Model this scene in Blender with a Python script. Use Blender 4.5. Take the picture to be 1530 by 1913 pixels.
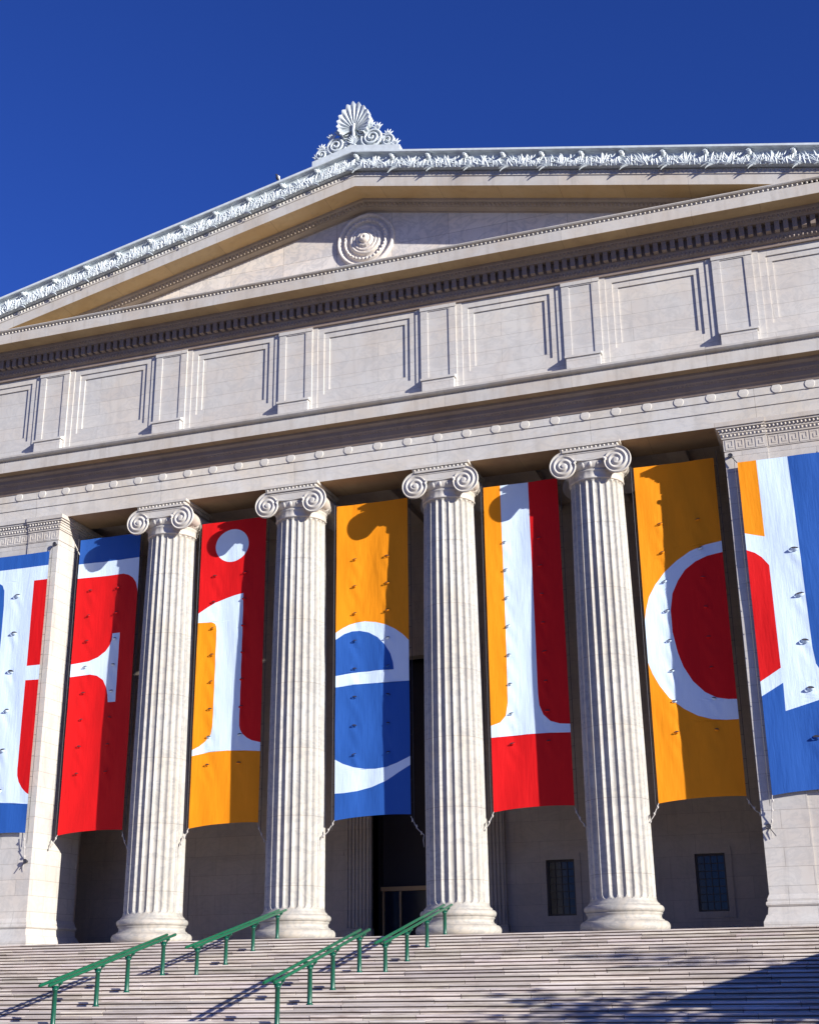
import bpy, bmesh, math, random
from math import sin, cos, pi, radians, sqrt, floor
from mathutils import Vector, Matrix
random.seed(7)
for _o in list(bpy.data.objects): bpy.data.objects.remove(_o)
SC = bpy.context.scene
COL = SC.collection

# ------------------------------------------------------------------ camera
YAW, PIT, ROL = -0.324526, 0.349783, -0.011808
cd_ = bpy.data.cameras.new('camera'); cam = bpy.data.objects.new('camera', cd_); COL.objects.link(cam)
_cy, _sy, _cp, _sp = cos(YAW), sin(YAW), cos(PIT), sin(PIT)
_fw = Vector((_sy*_cp, _cy*_cp, _sp)); _rt = Vector((_cy, -_sy, 0)); _up = _rt.cross(_fw)
_r = _rt*cos(ROL)+_up*sin(ROL); _u = _up*cos(ROL)-_rt*sin(ROL)
cam.matrix_world = Matrix(((_r.x, _u.x, -_fw.x, 15.9566), (_r.y, _u.y, -_fw.y, -43.2398), (_r.z, _u.z, -_fw.z, -1.5724), (0, 0, 0, 1)))
cd_.sensor_fit = 'HORIZONTAL'; cd_.sensor_width = 36; cd_.lens = 36*2441.65/1530
cd_.clip_start = 0.1; cd_.clip_end = 4000
SC.camera = cam

# ------------------------------------------------------------------ sky, sun, exposure
SUN_EL, SUN_AZ = radians(17.8), radians(66)          # azimuth measured from the facade normal to the right
w = bpy.data.worlds.new('World'); SC.world = w; w.use_nodes = True
wn = w.node_tree; bg = wn.nodes['Background']
sky = wn.nodes.new('ShaderNodeTexSky'); sky.sky_type = 'NISHITA'; sky.sun_disc = False
sky.sun_elevation = SUN_EL; sky.sun_rotation = radians(180)-SUN_AZ
sky.altitude = 300; sky.air_density = 1.0; sky.dust_density = 0.0; sky.ozone_density = 4.0
tint = wn.nodes.new('ShaderNodeMix'); tint.data_type = 'RGBA'; tint.blend_type = 'MULTIPLY'; tint.inputs[0].default_value = 1
tint.inputs[7].default_value = (.36, .60, 1.52, 1)
wn.links.new(sky.outputs[0], tint.inputs[6]); wn.links.new(tint.outputs[2], bg.inputs[0]); bg.inputs[1].default_value = 0.052
sl = bpy.data.lights.new('sun', 'SUN'); sl.energy = 5.0; sl.angle = radians(0.55); sl.color = (1.0, 0.95, 0.86)
so = bpy.data.objects.new('sun', sl); COL.objects.link(so)
_d = Vector((sin(SUN_AZ)*cos(SUN_EL), -cos(SUN_AZ)*cos(SUN_EL), sin(SUN_EL)))
so.rotation_euler = _d.to_track_quat('Z', 'Y').to_euler(); so.location = (40, -40, 30)
SC.view_settings.view_transform = 'Standard'; SC.view_settings.look = 'None'
SC.view_settings.exposure = 0.84; SC.view_settings.gamma = 1

# ------------------------------------------------------------------ materials
def mat(name):
    m = bpy.data.materials.new(name); m.use_nodes = True
    return m, m.node_tree, m.node_tree.nodes['Principled BSDF']
def N(t, k, **kw):
    n = t.nodes.new(k)
    for a, b in kw.items(): setattr(n, a, b)
    return n
def ramp(t, src, stops):
    r = N(t, 'ShaderNodeValToRGB'); e = r.color_ramp.elements
    while len(e) < len(stops): e.new(0.5)
    for i, (p, c) in enumerate(stops):
        e[i].position = p; e[i].color = (*c, 1) if len(c) == 3 else c
    t.links.new(src, r.inputs[0]); return r
def mixc(t, a, b, f, mode='MIX'):
    m = N(t, 'ShaderNodeMix', data_type='RGBA', blend_type=mode)
    for s, v in ((m.inputs[0], f), (m.inputs[6], a), (m.inputs[7], b)):
        if isinstance(v, (int, float)): s.default_value = v
        elif isinstance(v, tuple): s.default_value = (*v, 1)
        else: t.links.new(v, s)
    return m.outputs[2]
def math_(t, op, a, b=None):
    m = N(t, 'ShaderNodeMath', operation=op)
    for s, v in ((m.inputs[0], a), (m.inputs[1], b)):
        if v is None: continue
        if isinstance(v, (int, float)): s.default_value = v
        else: t.links.new(v, s)
    return m.outputs[0]
def noise(t, vec, scale, detail=6, rough=.6, dist=0):
    n = N(t, 'ShaderNodeTexNoise'); n.inputs['Scale'].default_value = scale; n.inputs['Detail'].default_value = detail
    n.inputs['Roughness'].default_value = rough; n.inputs['Distortion'].default_value = dist
    t.links.new(vec, n.inputs['Vector']); return n.outputs[0]

def stone(name, base, warm, bw=1.6, bh=.56, joint=.5, vein=.25, stain=.5, rough=.6, offx=0, offz=0, mortar=.008, offset=.5):
    m, t, p = mat(name)
    tc = N(t, 'ShaderNodeTexCoord'); geo = N(t, 'ShaderNodeNewGeometry')
    sx = N(t, 'ShaderNodeSeparateXYZ'); t.links.new(tc.outputs['Object'], sx.inputs[0])
    sn = N(t, 'ShaderNodeSeparateXYZ'); t.links.new(geo.outputs['True Normal'], sn.inputs[0])
    side = math_(t, 'GREATER_THAN', math_(t, 'ABSOLUTE', sn.outputs[0]), .7)
    u = math_(t, 'ADD', sx.outputs[0], math_(t, 'MULTIPLY', side, math_(t, 'SUBTRACT', sx.outputs[1], sx.outputs[0])))
    cb = N(t, 'ShaderNodeCombineXYZ')
    t.links.new(math_(t, 'ADD', u, 100+offx), cb.inputs[0]); t.links.new(math_(t, 'ADD', sx.outputs[2], 10+offz), cb.inputs[1])
    big = noise(t, tc.outputs['Object'], .55, 5, .6, .4)
    fine = noise(t, tc.outputs['Object'], 7, 8, .7)
    mp = N(t, 'ShaderNodeMapping'); mp.inputs['Scale'].default_value = (1.6, 1.6, .22)
    t.links.new(tc.outputs['Object'], mp.inputs[0])
    streak = noise(t, mp.outputs[0], 1.7, 6, .65, .3)
    mv = N(t, 'ShaderNodeMapping'); mv.inputs['Scale'].default_value = (1.0, 1.0, 1.5); mv.inputs['Rotation'].default_value = (.3, .7, .4)
    t.links.new(tc.outputs['Object'], mv.inputs[0])
    vn = noise(t, mv.outputs[0], .9, 9, .62, 1.6)
    veins = ramp(t, vn, [(.44, (0, 0, 0)), (.497, (1, 1, 1)), (.56, (0, 0, 0))])
    c = mixc(t, base, warm, ramp(t, big, [(.38, (0, 0, 0)), (.66, (1, 1, 1))]).outputs[0])
    dirt = tuple(v*.62 for v in warm)
    c = mixc(t, c, dirt, math_(t, 'MULTIPLY', ramp(t, streak, [(.5, (0, 0, 0)), (.78, (1, 1, 1))]).outputs[0], stain))
    c = mixc(t, c, tuple(v*.6 for v in (base[0]*.95, base[1], base[2]*1.08)), math_(t, 'MULTIPLY', veins.outputs[0], vein))
    c = mixc(t, c, (.30, .27, .24), math_(t, 'MULTIPLY', ramp(t, fine, [(.58, (0, 0, 0)), (.85, (1, 1, 1))]).outputs[0], .5))
    hgt = fine
    if bw:
        br = N(t, 'ShaderNodeTexBrick'); br.offset = offset
        br.inputs['Color1'].default_value = (.80, .81, .83, 1); br.inputs['Color2'].default_value = (1, .985, .955, 1)
        br.inputs['Mortar'].default_value = (.42, .39, .36, 1); br.inputs['Scale'].default_value = 1
        br.inputs['Mortar Size'].default_value = mortar; br.inputs['Mortar Smooth'].default_value = .2
        br.inputs['Brick Width'].default_value = bw; br.inputs['Row Height'].default_value = bh
        t.links.new(cb.outputs[0], br.inputs[0])
        c = mixc(t, c, br.outputs[0], joint, 'MULTIPLY')
        hgt = math_(t, 'SUBTRACT', math_(t, 'MULTIPLY', fine, .3), math_(t, 'MULTIPLY', br.outputs[1], .6))
    bp = N(t, 'ShaderNodeBump'); bp.inputs['Strength'].default_value = .35; bp.inputs['Distance'].default_value = .012
    t.links.new(hgt, bp.inputs['Height']); t.links.new(bp.outputs[0], p.inputs['Normal'])
    t.links.new(c, p.inputs['Base Color']); p.inputs['Roughness'].default_value = rough
    return m
STONE = stone('marble_ashlar', (.545, .53, .50), (.525, .48, .43), joint=.75)
ATTIC = stone('marble_attic', (.555, .54, .515), (.545, .50, .45), bw=4.9, bh=.56, joint=.6, offz=.0, stain=.35)
ARCH = stone('marble_architrave', (.60, .585, .56), (.58, .53, .46), bw=5.7, bh=30, joint=.9, offx=-.2, stain=.4, vein=.25, offset=0)
SHAFT = stone('marble_shaft', (.435, .42, .39), (.42, .38, .325), bw=60, bh=2.35, joint=.75, offx=30, stain=.8, vein=.6, mortar=.009, offset=0)
PLAIN = stone('marble_plain', (.54, .52, .485), (.50, .445, .38), bw=4.7, bh=60, joint=.6, offset=0, stain=.65, vein=.15)
TYMP = stone('marble_tympanum', (0.702, 0.663, 0.624), (0.715, 0.637, 0.559), bw=2.35, bh=3.1, joint=.95, offz=-5.2, vein=.5, stain=.45, offset=.0)
SOFF = stone('marble_ochre_soffit', (.60, .42, .21), (.54, .35, .15), bw=2.35, bh=30, joint=.8, stain=.4, vein=.05, offset=0)  # ochre patina, with warm bounce light mixed into the colour
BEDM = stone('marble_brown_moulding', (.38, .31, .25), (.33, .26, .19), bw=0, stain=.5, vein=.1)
SOFD = stone('shaded_ochre_soffit', (.30, .21, .12), (.24, .155, .09), bw=2.35, bh=30, joint=.8, stain=.4, vein=.05, offset=0)  # darkest soffit tone: deep shade under the overhangs painted into the ochre
SOFM = stone('brown_ochre_soffit', (.44, .31, .16), (.36, .24, .12), bw=2.35, bh=30, joint=.8, stain=.4, vein=.05, offset=0)  # soffit ochre darkened halfway, shade below the main cornice put into the colour
CARVE = stone('marble_carved', (.25, .20, .17), (.22, .165, .13), bw=0, stain=.5, vein=.1)  # marble for mouldings beneath the cornices, their shade painted into the base colour
REAR = stone('marble_rear_wall', (.52, .45, .39), (.48, .40, .33), bw=1.9, bh=.75, joint=.5)

def simple(name, col, rough=.5, metal=0, var=.12, scale=5, bump=0):
    m, t, p = mat(name)
    tc = N(t, 'ShaderNodeTexCoord')
    n = noise(t, tc.outputs['Object'], scale, 6)
    c = mixc(t, tuple(v*(1-var) for v in col), tuple(min(1, v*(1+var)) for v in col), n)
    t.links.new(c, p.inputs['Base Color']); p.inputs['Roughness'].default_value = rough; p.inputs['Metallic'].default_value = metal
    if bump:
        b = N(t, 'ShaderNodeBump'); b.inputs['Strength'].default_value = bump; b.inputs['Distance'].default_value = .01
        t.links.new(n, b.inputs['Height']); t.links.new(b.outputs[0], p.inputs['Normal'])
    return m
TERRA = simple('glazed_white_terracotta', (.53, .585, .61), .45, 0, .3, 4.5, .3)
GREEN = simple('green_enamel_paint', (.003, .088, .042), .32, 0, .3, 9, .1)
GREEN2 = simple('green_enamel_post', (.003, .075, .045), .35, 0, .35, 9, .1)
DARK = simple('dark_void', (.030, .024, .030), .7)
GLASS = simple('dark_window_glass', (.012, .016, .035), .15)
BRONZE = simple('dark_bronze', (.07, .055, .045), .45, .6)
BRASS = simple('dull_brass', (.55, .33, .15), .5, .1)
ROPE = simple('grey_rope', (.42, .40, .38), .8)
METAL = simple('dark_iron', (.06, .06, .07), .5, .5)
BARK = simple('grey_bark', (.13, .11, .09), .9, 0, .3, 8, .5)
LEAF = simple('dark_leaf', (.05, .08, .03), .7, 0, .4, 3)
GRAVEL = simple('pale_plaza_paving', (.16, .14, .12), .85, 0, .15, 1.2, .3)
ROOFM = simple('grey_roofing', (.22, .22, .21), .8)
BIRDD = simple('dark_feathers', (.03, .03, .04), .7)
BIRDW = simple('white_feathers', (.75, .74, .72), .7)

def cloth(name, col):
    m, t, p = mat(name)
    tc = N(t, 'ShaderNodeTexCoord')
    mp = N(t, 'ShaderNodeMapping'); mp.inputs['Scale'].default_value = (7, 7, .7); t.links.new(tc.outputs['Object'], mp.inputs[0])
    n = noise(t, mp.outputs[0], 1.6, 5, .55, .6)
    mp2 = N(t, 'ShaderNodeMapping'); mp2.inputs['Scale'].default_value = (3, 3, 1.1); mp2.inputs['Rotation'].default_value = (0, .35, 0)
    t.links.new(tc.outputs['Object'], mp2.inputs[0]); n2 = noise(t, mp2.outputs[0], 1.3, 3, .5, .3)
    n3 = noise(t, tc.outputs['Object'], .5, 4)
    c = mixc(t, tuple(v*.88 for v in col), tuple(min(1, v*1.08) for v in col), n3)
    t.links.new(c, p.inputs['Base Color']); p.inputs['Roughness'].default_value = .7; p.inputs['Specular IOR Level'].default_value = .2
    b = N(t, 'ShaderNodeBump'); b.inputs['Strength'].default_value = .18; b.inputs['Distance'].default_value = .05
    t.links.new(math_(t, 'ADD', n, n2), b.inputs['Height']); t.links.new(b.outputs[0], p.inputs['Normal'])
    return m
CL = dict(red=cloth('red_banner_cloth', (.60, .005, .007)), blue=cloth('blue_banner_cloth', (.020, .092, .36)),
          white=cloth('white_banner_cloth', (.60, .73, .87)), orange=cloth('orange_banner_cloth', (.78, .26, .005)))

# ------------------------------------------------------------------ object helpers
class MB:
    def __init__(s): s.v = []; s.f = []; s.m = []; s.sm = []
    def add(s, vs, fs, mi=0, smooth=False):
        o = len(s.v); s.v += [tuple(v) for v in vs]
        for f in fs: s.f.append([o+i for i in f]); s.m.append(mi); s.sm.append(smooth)
    def box(s, x0, x1, y0, y1, z0, z1, mi=0):
        v = [(x, y, z) for z in (z0, z1) for y in (y0, y1) for x in (x0, x1)]
        s.add(v, [(0, 2, 3, 1), (4, 5, 7, 6), (0, 1, 5, 4), (2, 6, 7, 3), (0, 4, 6, 2), (1, 3, 7, 5)], mi)
    def prism(s, prof, x0, x1, sh=0, mi=0, cap=True, nseg=1):
        # profile [(y,z)...] swept along X; sh = slope: z -= sh*|x|
        n = len(prof); vs = []
        for k in range(nseg+1):
            x = x0+(x1-x0)*k/nseg
            vs += [(x, y, z-sh*abs(x)) for y, z in prof]
        fs = [(k*n+i, (k+1)*n+i, (k+1)*n+(i+1) % n, k*n+(i+1) % n) for k in range(nseg) for i in range(n)]
        if cap: fs += [tuple(range(n)), tuple(range(nseg*n+n-1, nseg*n-1, -1))]
        s.add(vs, fs, mi)
    def strip(s, prof, x0, x1, sh=0, mi=0, smooth=False):
        # open profile
        n = len(prof); vs = [(x, y, z-sh*abs(x)) for x in (x0, x1) for y, z in prof]
        s.add(vs, [(i, n+i, n+i+1, i+1) for i in range(n-1)], mi, smooth)
    def lathe(s, prof, cx=0, cy=0, n=32, axis='Z', mi=0, smooth=True, rmod=None, cz=0, a0=0, a1=2*pi):
        vs = []; full = abs(a1-a0-2*pi) < 1e-6; cnt = n if full else n+1
        for r, h in prof:
            for k in range(cnt):
                a = a0+(a1-a0)*k/n; rr = r if not rmod else rmod(r, h, a)
                if axis == 'Z': vs.append((cx+rr*cos(a), cy+rr*sin(a), h))
                else: vs.append((cx+rr*cos(a), cy+h, cz+rr*sin(a)))
        fs = []
        for i in range(len(prof)-1):
            for k in range(n):
                k2 = (k+1) % cnt
                fs.append((i*cnt+k, i*cnt+k2, (i+1)*cnt+k2, (i+1)*cnt+k))
        s.add(vs, fs, mi, smooth)
    def tube(s, pts, r, n=8, mi=0, cap=True):
        pts = [Vector(p) for p in pts]; vs = []; m = len(pts)
        rs = r if isinstance(r, (list, tuple)) else [r]*m
        ref = None
        for i, p in enumerate(pts):
            d = (pts[min(i+1, m-1)]-pts[max(i-1, 0)]).normalized()
            if ref is None:
                ref = d.orthogonal().normalized()
            a = (ref-d*ref.dot(d)); a = a.normalized() if a.length > 1e-5 else d.orthogonal().normalized(); ref = a
            b = d.cross(a)
            for k in range(n):
                q = 2*pi*k/n; vs.append(p+(a*cos(q)+b*sin(q))*rs[i])
        fs = [(i*n+k, i*n+(k+1) % n, (i+1)*n+(k+1) % n, (i+1)*n+k) for i in range(m-1) for k in range(n)]
        s.add(vs, fs, mi, True)
        if cap: s.add([vs[k] for k in range(n)], [tuple(range(n-1, -1, -1))], mi); s.add([vs[(m-1)*n+k] for k in range(n)], [tuple(range(n))], mi)
    def egg(s, x, y, z, rx, ry, rz, nx=6, nz=4, mi=0):
        vs = []
        for j in range(nz+1):
            a = -pi/2+pi*j/nz
            for i in range(nx+1):
                b = pi*i/nx
                vs.append((x-rx*cos(b)*cos(a), y-ry*sin(b)*cos(a), z+rz*sin(a)))
        w_ = nx+1
        s.add(vs, [(j*w_+i, j*w_+i+1, (j+1)*w_+i+1, (j+1)*w_+i) for j in range(nz) for i in range(nx)], mi, True)
    def build(s, name, mats, parent=None, loc=None, merge=False):
        me = bpy.data.meshes.new(name); me.from_pydata(s.v, [], s.f)
        if not isinstance(mats, (list, tuple)): mats = [mats]
        for m in mats: me.materials.append(m)
        me.polygons.foreach_set('material_index', s.m); me.polygons.foreach_set('use_smooth', s.sm)
        if merge:
            b = bmesh.new(); b.from_mesh(me); bmesh.ops.remove_doubles(b, verts=b.verts, dist=1e-4); b.to_mesh(me); b.free()
        me.validate(); me.update()
        o = bpy.data.objects.new(name, me); COL.objects.link(o)
        if parent: o.parent = parent
        if loc: o.location = loc
        return o
def fixn(o):
    b = bmesh.new(); b.from_mesh(o.data); bmesh.ops.recalc_face_normals(b, faces=b.faces); b.to_mesh(o.data); b.free(); return o
def empty(name, loc=(0, 0, 0)):
    o = bpy.data.objects.new(name, None); COL.objects.link(o); o.location = loc; o.empty_display_size = .3; return o
def tag(o, label=None, cat=None, group=None, kind=None):
    if label: o['label'] = label
    if cat: o['category'] = cat
    if group: o['group'] = group
    if kind: o['kind'] = kind
    return o
def copy_tree(o, parent=None):
    c = o.copy(); COL.objects.link(c)
    if parent: c.parent = parent
    for ch in list(o.children): copy_tree(ch, c)
    return c

# ------------------------------------------------------------------ ground
g = MB(); g.add([(-1500, -1500, -3.2), (1500, -1500, -3.2), (1500, 1500, -3.2), (-1500, 1500, -3.2)], [(0, 1, 2, 3)])
tag(g.build('ground', GRAVEL), kind='structure')

# stairs: upper flight 11 risers, landing, lower flight 19 risers
RISE, TREAD = .1065, .4755
edges = []                                              # (y of riser face, z top)
y = -2.0; z = 0.0
for k in range(11): edges.append((y-TREAD*k, -RISE*k))
y2 = -9.6; z2 = -RISE*11
for k in range(19): edges.append((y2-TREAD*k, z2-RISE*k))
SX0, SX1 = -18.5, 18.5
m_, t_, p_ = mat('weathered_step_granite')
tc = N(t_, 'ShaderNodeTexCoord'); va = N(t_, 'ShaderNodeVertexColor'); va.layer_name = 'tint'
n1 = noise(t_, tc.outputs['Object'], .8, 6, .65, .3)
mp = N(t_, 'ShaderNodeMapping'); mp.inputs['Scale'].default_value = (.6, 2.2, 9); t_.links.new(tc.outputs['Object'], mp.inputs[0])
n2 = noise(t_, mp.outputs[0], 1.6, 8, .7, .2); n3 = noise(t_, tc.outputs['Object'], 40, 3)
c_ = mixc(t_, (.65, .60, .56), (.56, .505, .46), ramp(t_, n1, [(.35, (0, 0, 0)), (.7, (1, 1, 1))]).outputs[0])
c_ = mixc(t_, c_, (.22, .165, .13), math_(t_, 'MULTIPLY', ramp(t_, n2, [(.48, (0, 0, 0)), (.70, (1, 1, 1))]).outputs[0], .75))
c_ = mixc(t_, c_, (.2, .18, .17), math_(t_, 'MULTIPLY', ramp(t_, n3, [(.55, (0, 0, 0)), (.8, (1, 1, 1))]).outputs[0], .3))
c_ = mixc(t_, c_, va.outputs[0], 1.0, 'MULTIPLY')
t_.links.new(c_, p_.inputs['Base Color']); p_.inputs['Roughness'].default_value = .8
b_ = N(t_, 'ShaderNodeBump'); b_.inputs['Strength'].default_value = .4; b_.inputs['Distance'].default_value = .01
t_.links.new(n2, b_.inputs['Height']); t_.links.new(b_.outputs[0], p_.inputs['Normal'])
STEP = m_
s = MB(); tints = []
def stepblock(x0, x1, yf, yb, zt, zb, tint):
    nf0 = len(s.f)
    # rounded nosing overhanging the riser, its underside and the groove behind tinted darker
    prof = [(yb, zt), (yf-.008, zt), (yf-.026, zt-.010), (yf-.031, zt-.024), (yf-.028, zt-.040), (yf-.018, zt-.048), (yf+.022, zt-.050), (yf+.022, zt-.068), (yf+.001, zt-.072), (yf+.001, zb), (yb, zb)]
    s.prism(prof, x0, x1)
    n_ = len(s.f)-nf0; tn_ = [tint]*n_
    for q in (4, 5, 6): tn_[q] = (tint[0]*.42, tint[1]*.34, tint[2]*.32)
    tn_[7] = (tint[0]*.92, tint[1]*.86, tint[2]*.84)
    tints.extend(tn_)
for i, (yf, zt) in enumerate(edges):
    x = SX0
    deep = TREAD+.06 if i not in (0, 11) else (9 if i == 0 else 3.4)
    while x < SX1:
        L = random.choice((1.3, 1.7, 2.1, 2.6))*random.uniform(.9, 1.1)
        if x+L > SX1-.5: L = SX1-x
        if x == SX0: L *= random.uniform(.3, 1)
        t = random.uniform(.68, 1.06); dz = random.uniform(-.004, .003); dy = random.uniform(-.006, .006)
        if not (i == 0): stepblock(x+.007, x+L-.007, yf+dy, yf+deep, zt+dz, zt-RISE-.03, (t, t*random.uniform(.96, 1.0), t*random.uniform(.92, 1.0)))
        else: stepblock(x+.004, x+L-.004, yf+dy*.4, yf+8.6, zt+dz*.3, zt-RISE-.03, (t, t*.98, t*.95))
        x += L
o = s.build('stairs', STEP)
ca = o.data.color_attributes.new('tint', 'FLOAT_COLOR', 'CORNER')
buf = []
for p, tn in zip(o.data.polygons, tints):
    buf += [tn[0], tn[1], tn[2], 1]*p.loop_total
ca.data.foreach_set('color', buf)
tag(o, kind='structure')
u = MB(); u.prism([(7, -.13), (-2.0, -.16), (-6.6, -1.2), (-9.6, -1.33), (-18.3, -3.25), (7, -3.25)], SX0, SX1)
tag(u.build('stair_foundation', DARK), kind='structure')

# ------------------------------------------------------------------ museum building
XH = 18.3; D_ = 2.943; CX = [-8.443, -2.943, 2.943, 8.443]
bld = tag(empty('museum_building'), 'pale marble neoclassical museum front with columned portico and pediment', 'museum')

# architrave in three fasciae + lower cornice
a = MB()
for x0, x1 in ((-XH, XH),):
    a.box(x0, x1, -.85, .85, 16.41, 16.96)
    a.box(x0, x1, -.885, .85, 16.962, 17.345)
    a.box(x0, x1, -.92, .85, 17.347, 17.70)
a.build('architrave', ARCH, bld)
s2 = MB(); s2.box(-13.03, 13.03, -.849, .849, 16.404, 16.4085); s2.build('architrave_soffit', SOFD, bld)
c2 = MB()
c2.strip([(-.921, 17.64), (-.95, 17.64), (-1.0, 17.75), (-1.06, 17.80), (-1.12, 17.95), (-1.22, 18.04), (-1.24, 18.16), (-1.40, 18.22), (-1.42, 18.31)], -XH, XH, smooth=False)
e = c2; x = -16.9
while x < 17.8:
    e.egg(x, -.97, 17.78, .045, .04, .075, 4, 3); e.egg(x+.01, -1.13, 18.0, .05, .05, .07, 4, 3); x += .125
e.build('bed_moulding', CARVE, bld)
c2 = MB()
c2.prism([(-1.40, 18.308), (-1.75, 18.308), (-1.75, 18.74), (-1.69, 18.75), (-1.69, 18.82), (-1.84, 18.85), (-1.89, 18.90), (-1.90, 18.97), (-.9, 19.05), (-.9, 18.31)], -XH, XH)
e = c2; x = -16.9
while x < 17.8: e.egg(x, -1.70, 18.785, .035, .03, .03, 4, 3); x += .12
e.build('lower_cornice', PLAIN, bld)
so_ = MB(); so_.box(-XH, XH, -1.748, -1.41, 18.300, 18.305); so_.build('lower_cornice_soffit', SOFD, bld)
# rosettes
ros = MB(); ros.lathe([(.170, .0), (.170, -.012), (.160, -.022), (.08, -.024), (.0, -.024)], axis='Y', n=24, smooth=False)
R0 = None
xs_ = []
for k in range(-8, 13):
    pass
for i in range(30):
    q = i-11.084
    if q < 0: X = -D_+q*1.1
    elif q < 5: X = -D_+q*(2*D_/5)
    else: X = D_+(q-5)*1.1
    if R0 is None: R0 = ros.build('rosette', ARCH, bld, (X, -.92, 17.51)); 
    else: r_ = R0.copy(); COL.objects.link(r_); r_.parent = bld; r_.location = (X, -.92, 17.51)

# attic wall with panels and pilasters
PX = [-13.94]+CX+[13.94]
at = MB()
bays = []
xsb = [-XH]+PX+[XH]
at.box(-XH, XH, -.70, 1.0, 19.0, 23.3)                       # innermost panel plane
def frame(y, hx, z0, z1, ya):
    # wall layer with rectangular openings between pilasters, front at y
    at.box(-XH, XH, y, ya, 19.0, z0); at.box(-XH, XH, y, ya, z1, 23.3)
    edges_ = []
    for px in PX: at.box(px-hx, px+hx, y, ya, z0, z1)
frame(-.75, 1.38, 20.25, 22.50, -.70)
frame(-.80, 1.17, 20.05, 22.72, -.75)
# backing strips and pilasters
at.build('attic_wall', ATTIC, bld)
def pilaster():
    p = MB()
    p.box(-.92, .92, -.835, -.80, 19.0, 22.978)
    # pilaster front with recessed panel
    f, r = -.895, -.862
    p.box(-.70, -.42, f, -.835, 19.0, 22.978); p.box(.42, .70, f, -.835, 19.0, 22.978)
    p.box(-.42, .42, f, -.835, 22.80, 22.978); p.box(-.42, .42, f, -.835, 19.0, 20.0); p.box(-.42, .42, r, -.835, 20.0, 22.80)
    p.box(-.72, .72, -.925, f, 22.84, 22.978)
    return p
P0 = None
for px in PX:
    if P0 is None:
        P0 = pilaster().build('attic_pilaster', ATTIC, bld, (px, 0, 0))
        b = MB(); b.prism([(-.90, 19.0), (-1.07, 19.0), (-1.07, 19.80), (-.90, 19.80)], -.62, .62); b.prism([(-.90, 19.803), (-1.12, 19.803), (-1.12, 19.88), (-.90, 19.97)], -.67, .67)
        b.build('pedestal', ATTIC, P0)
    else:
        c = copy_tree(P0, bld); c.location = (px, 0, 0)
# main cornice
c3 = MB()
c3.prism([(-.8, 22.98), (-.90, 22.98), (-.90, 23.12), (-.96, 23.14), (-.96, 23.4), (-.8, 23.4)], -XH, XH)
c3.strip([(-.96, 23.14), (-1.0, 23.18), (-1.06, 23.30), (-1.08, 23.37)], -XH, XH)
c3.prism([(-1.08, 23.37), (-1.08, 24.06), (-.9, 24.06), (-.9, 23.37)], -XH, XH)
e = c3; x = -17
while x < 17.8: e.egg(x, -1.02, 23.24, .055, .055, .085, 4, 3); x += .15
x = -17
while x < 17.8: e.egg(x, -1.42, 23.88, .05, .06, .08, 4, 3); x += .15
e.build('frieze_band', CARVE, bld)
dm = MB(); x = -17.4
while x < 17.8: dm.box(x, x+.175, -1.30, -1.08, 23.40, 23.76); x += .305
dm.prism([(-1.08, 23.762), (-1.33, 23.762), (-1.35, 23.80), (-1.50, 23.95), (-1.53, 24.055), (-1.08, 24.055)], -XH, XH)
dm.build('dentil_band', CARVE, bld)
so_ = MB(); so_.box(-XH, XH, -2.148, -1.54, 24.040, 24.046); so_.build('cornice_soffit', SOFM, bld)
c4 = MB()
c4.prism([(-1.5, 24.05), (-2.15, 24.05), (-2.15, 24.47), (-2.10, 24.48), (-2.10, 24.58), (-2.20, 24.60), (-2.23, 24.64), (-2.23, 24.67), (-.6, 24.72), (-.6, 24.05)], -XH, XH)
e = c4; x = -17.2
while x < 17.8: e.egg(x, -2.13, 24.535, .048, .05, .045, 4, 3); x += .165
e.build('cornice', PLAIN, bld)

# tympanum + raking cornice (slope SL)
SL = .2235; LX = 18.0
ty = MB(); ty.add([(-XH, -.70, 24.0), (XH, -.70, 24.0), (XH, -.70, 28.2-SL*XH), (0, -.70, 28.2), (-XH, -.70, 28.2-SL*XH)], [(0, 1, 2, 3, 4)])
ty.build('tympanum', TYMP, bld)
rk = MB(); bed = MB(); eg = MB(); sf = MB(); sm_ = MB()
for x0, x1 in ((-LX, 0), (0, LX)):
    rk.prism([(-1.15, 28.262), (-2.1, 28.262), (-2.1, 28.69), (-2.13, 28.70), (-2.13, 28.74), (-2.09, 28.76), (-2.09, 28.93), (-.6, 28.98), (-.6, 28.262)], x0, x1, SL)
    sf.prism([(-2.098, 28.256), (-2.098, 28.260), (-1.22, 28.260), (-1.22, 28.256)], x0, x1, SL)
    bed.strip([(-1.22, 28.26), (-1.20, 28.16), (-1.05, 28.08), (-.98, 27.98), (-.74, 27.95), (-.735, 27.90), (-.69, 27.89)], x0, x1, SL)
    sgn = -1 if x0 < 0 else 1
    k = 0; x = .08
    while x < 17.6:
        rk.egg(sgn*x, -2.085, 28.845-SL*x, .05, .045, .06, 4, 3); x += .15
    x = .1
    while x < 17:
        bed.egg(sgn*x, -1.10, 28.03-SL*x, .05, .07, .09, 4, 3); x += .16
rk.build('raking_cornice', PLAIN, bld); sf.build('raking_soffit', SOFF, bld); bed.build('raking_bed_moulding', BEDM, bld)
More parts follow.
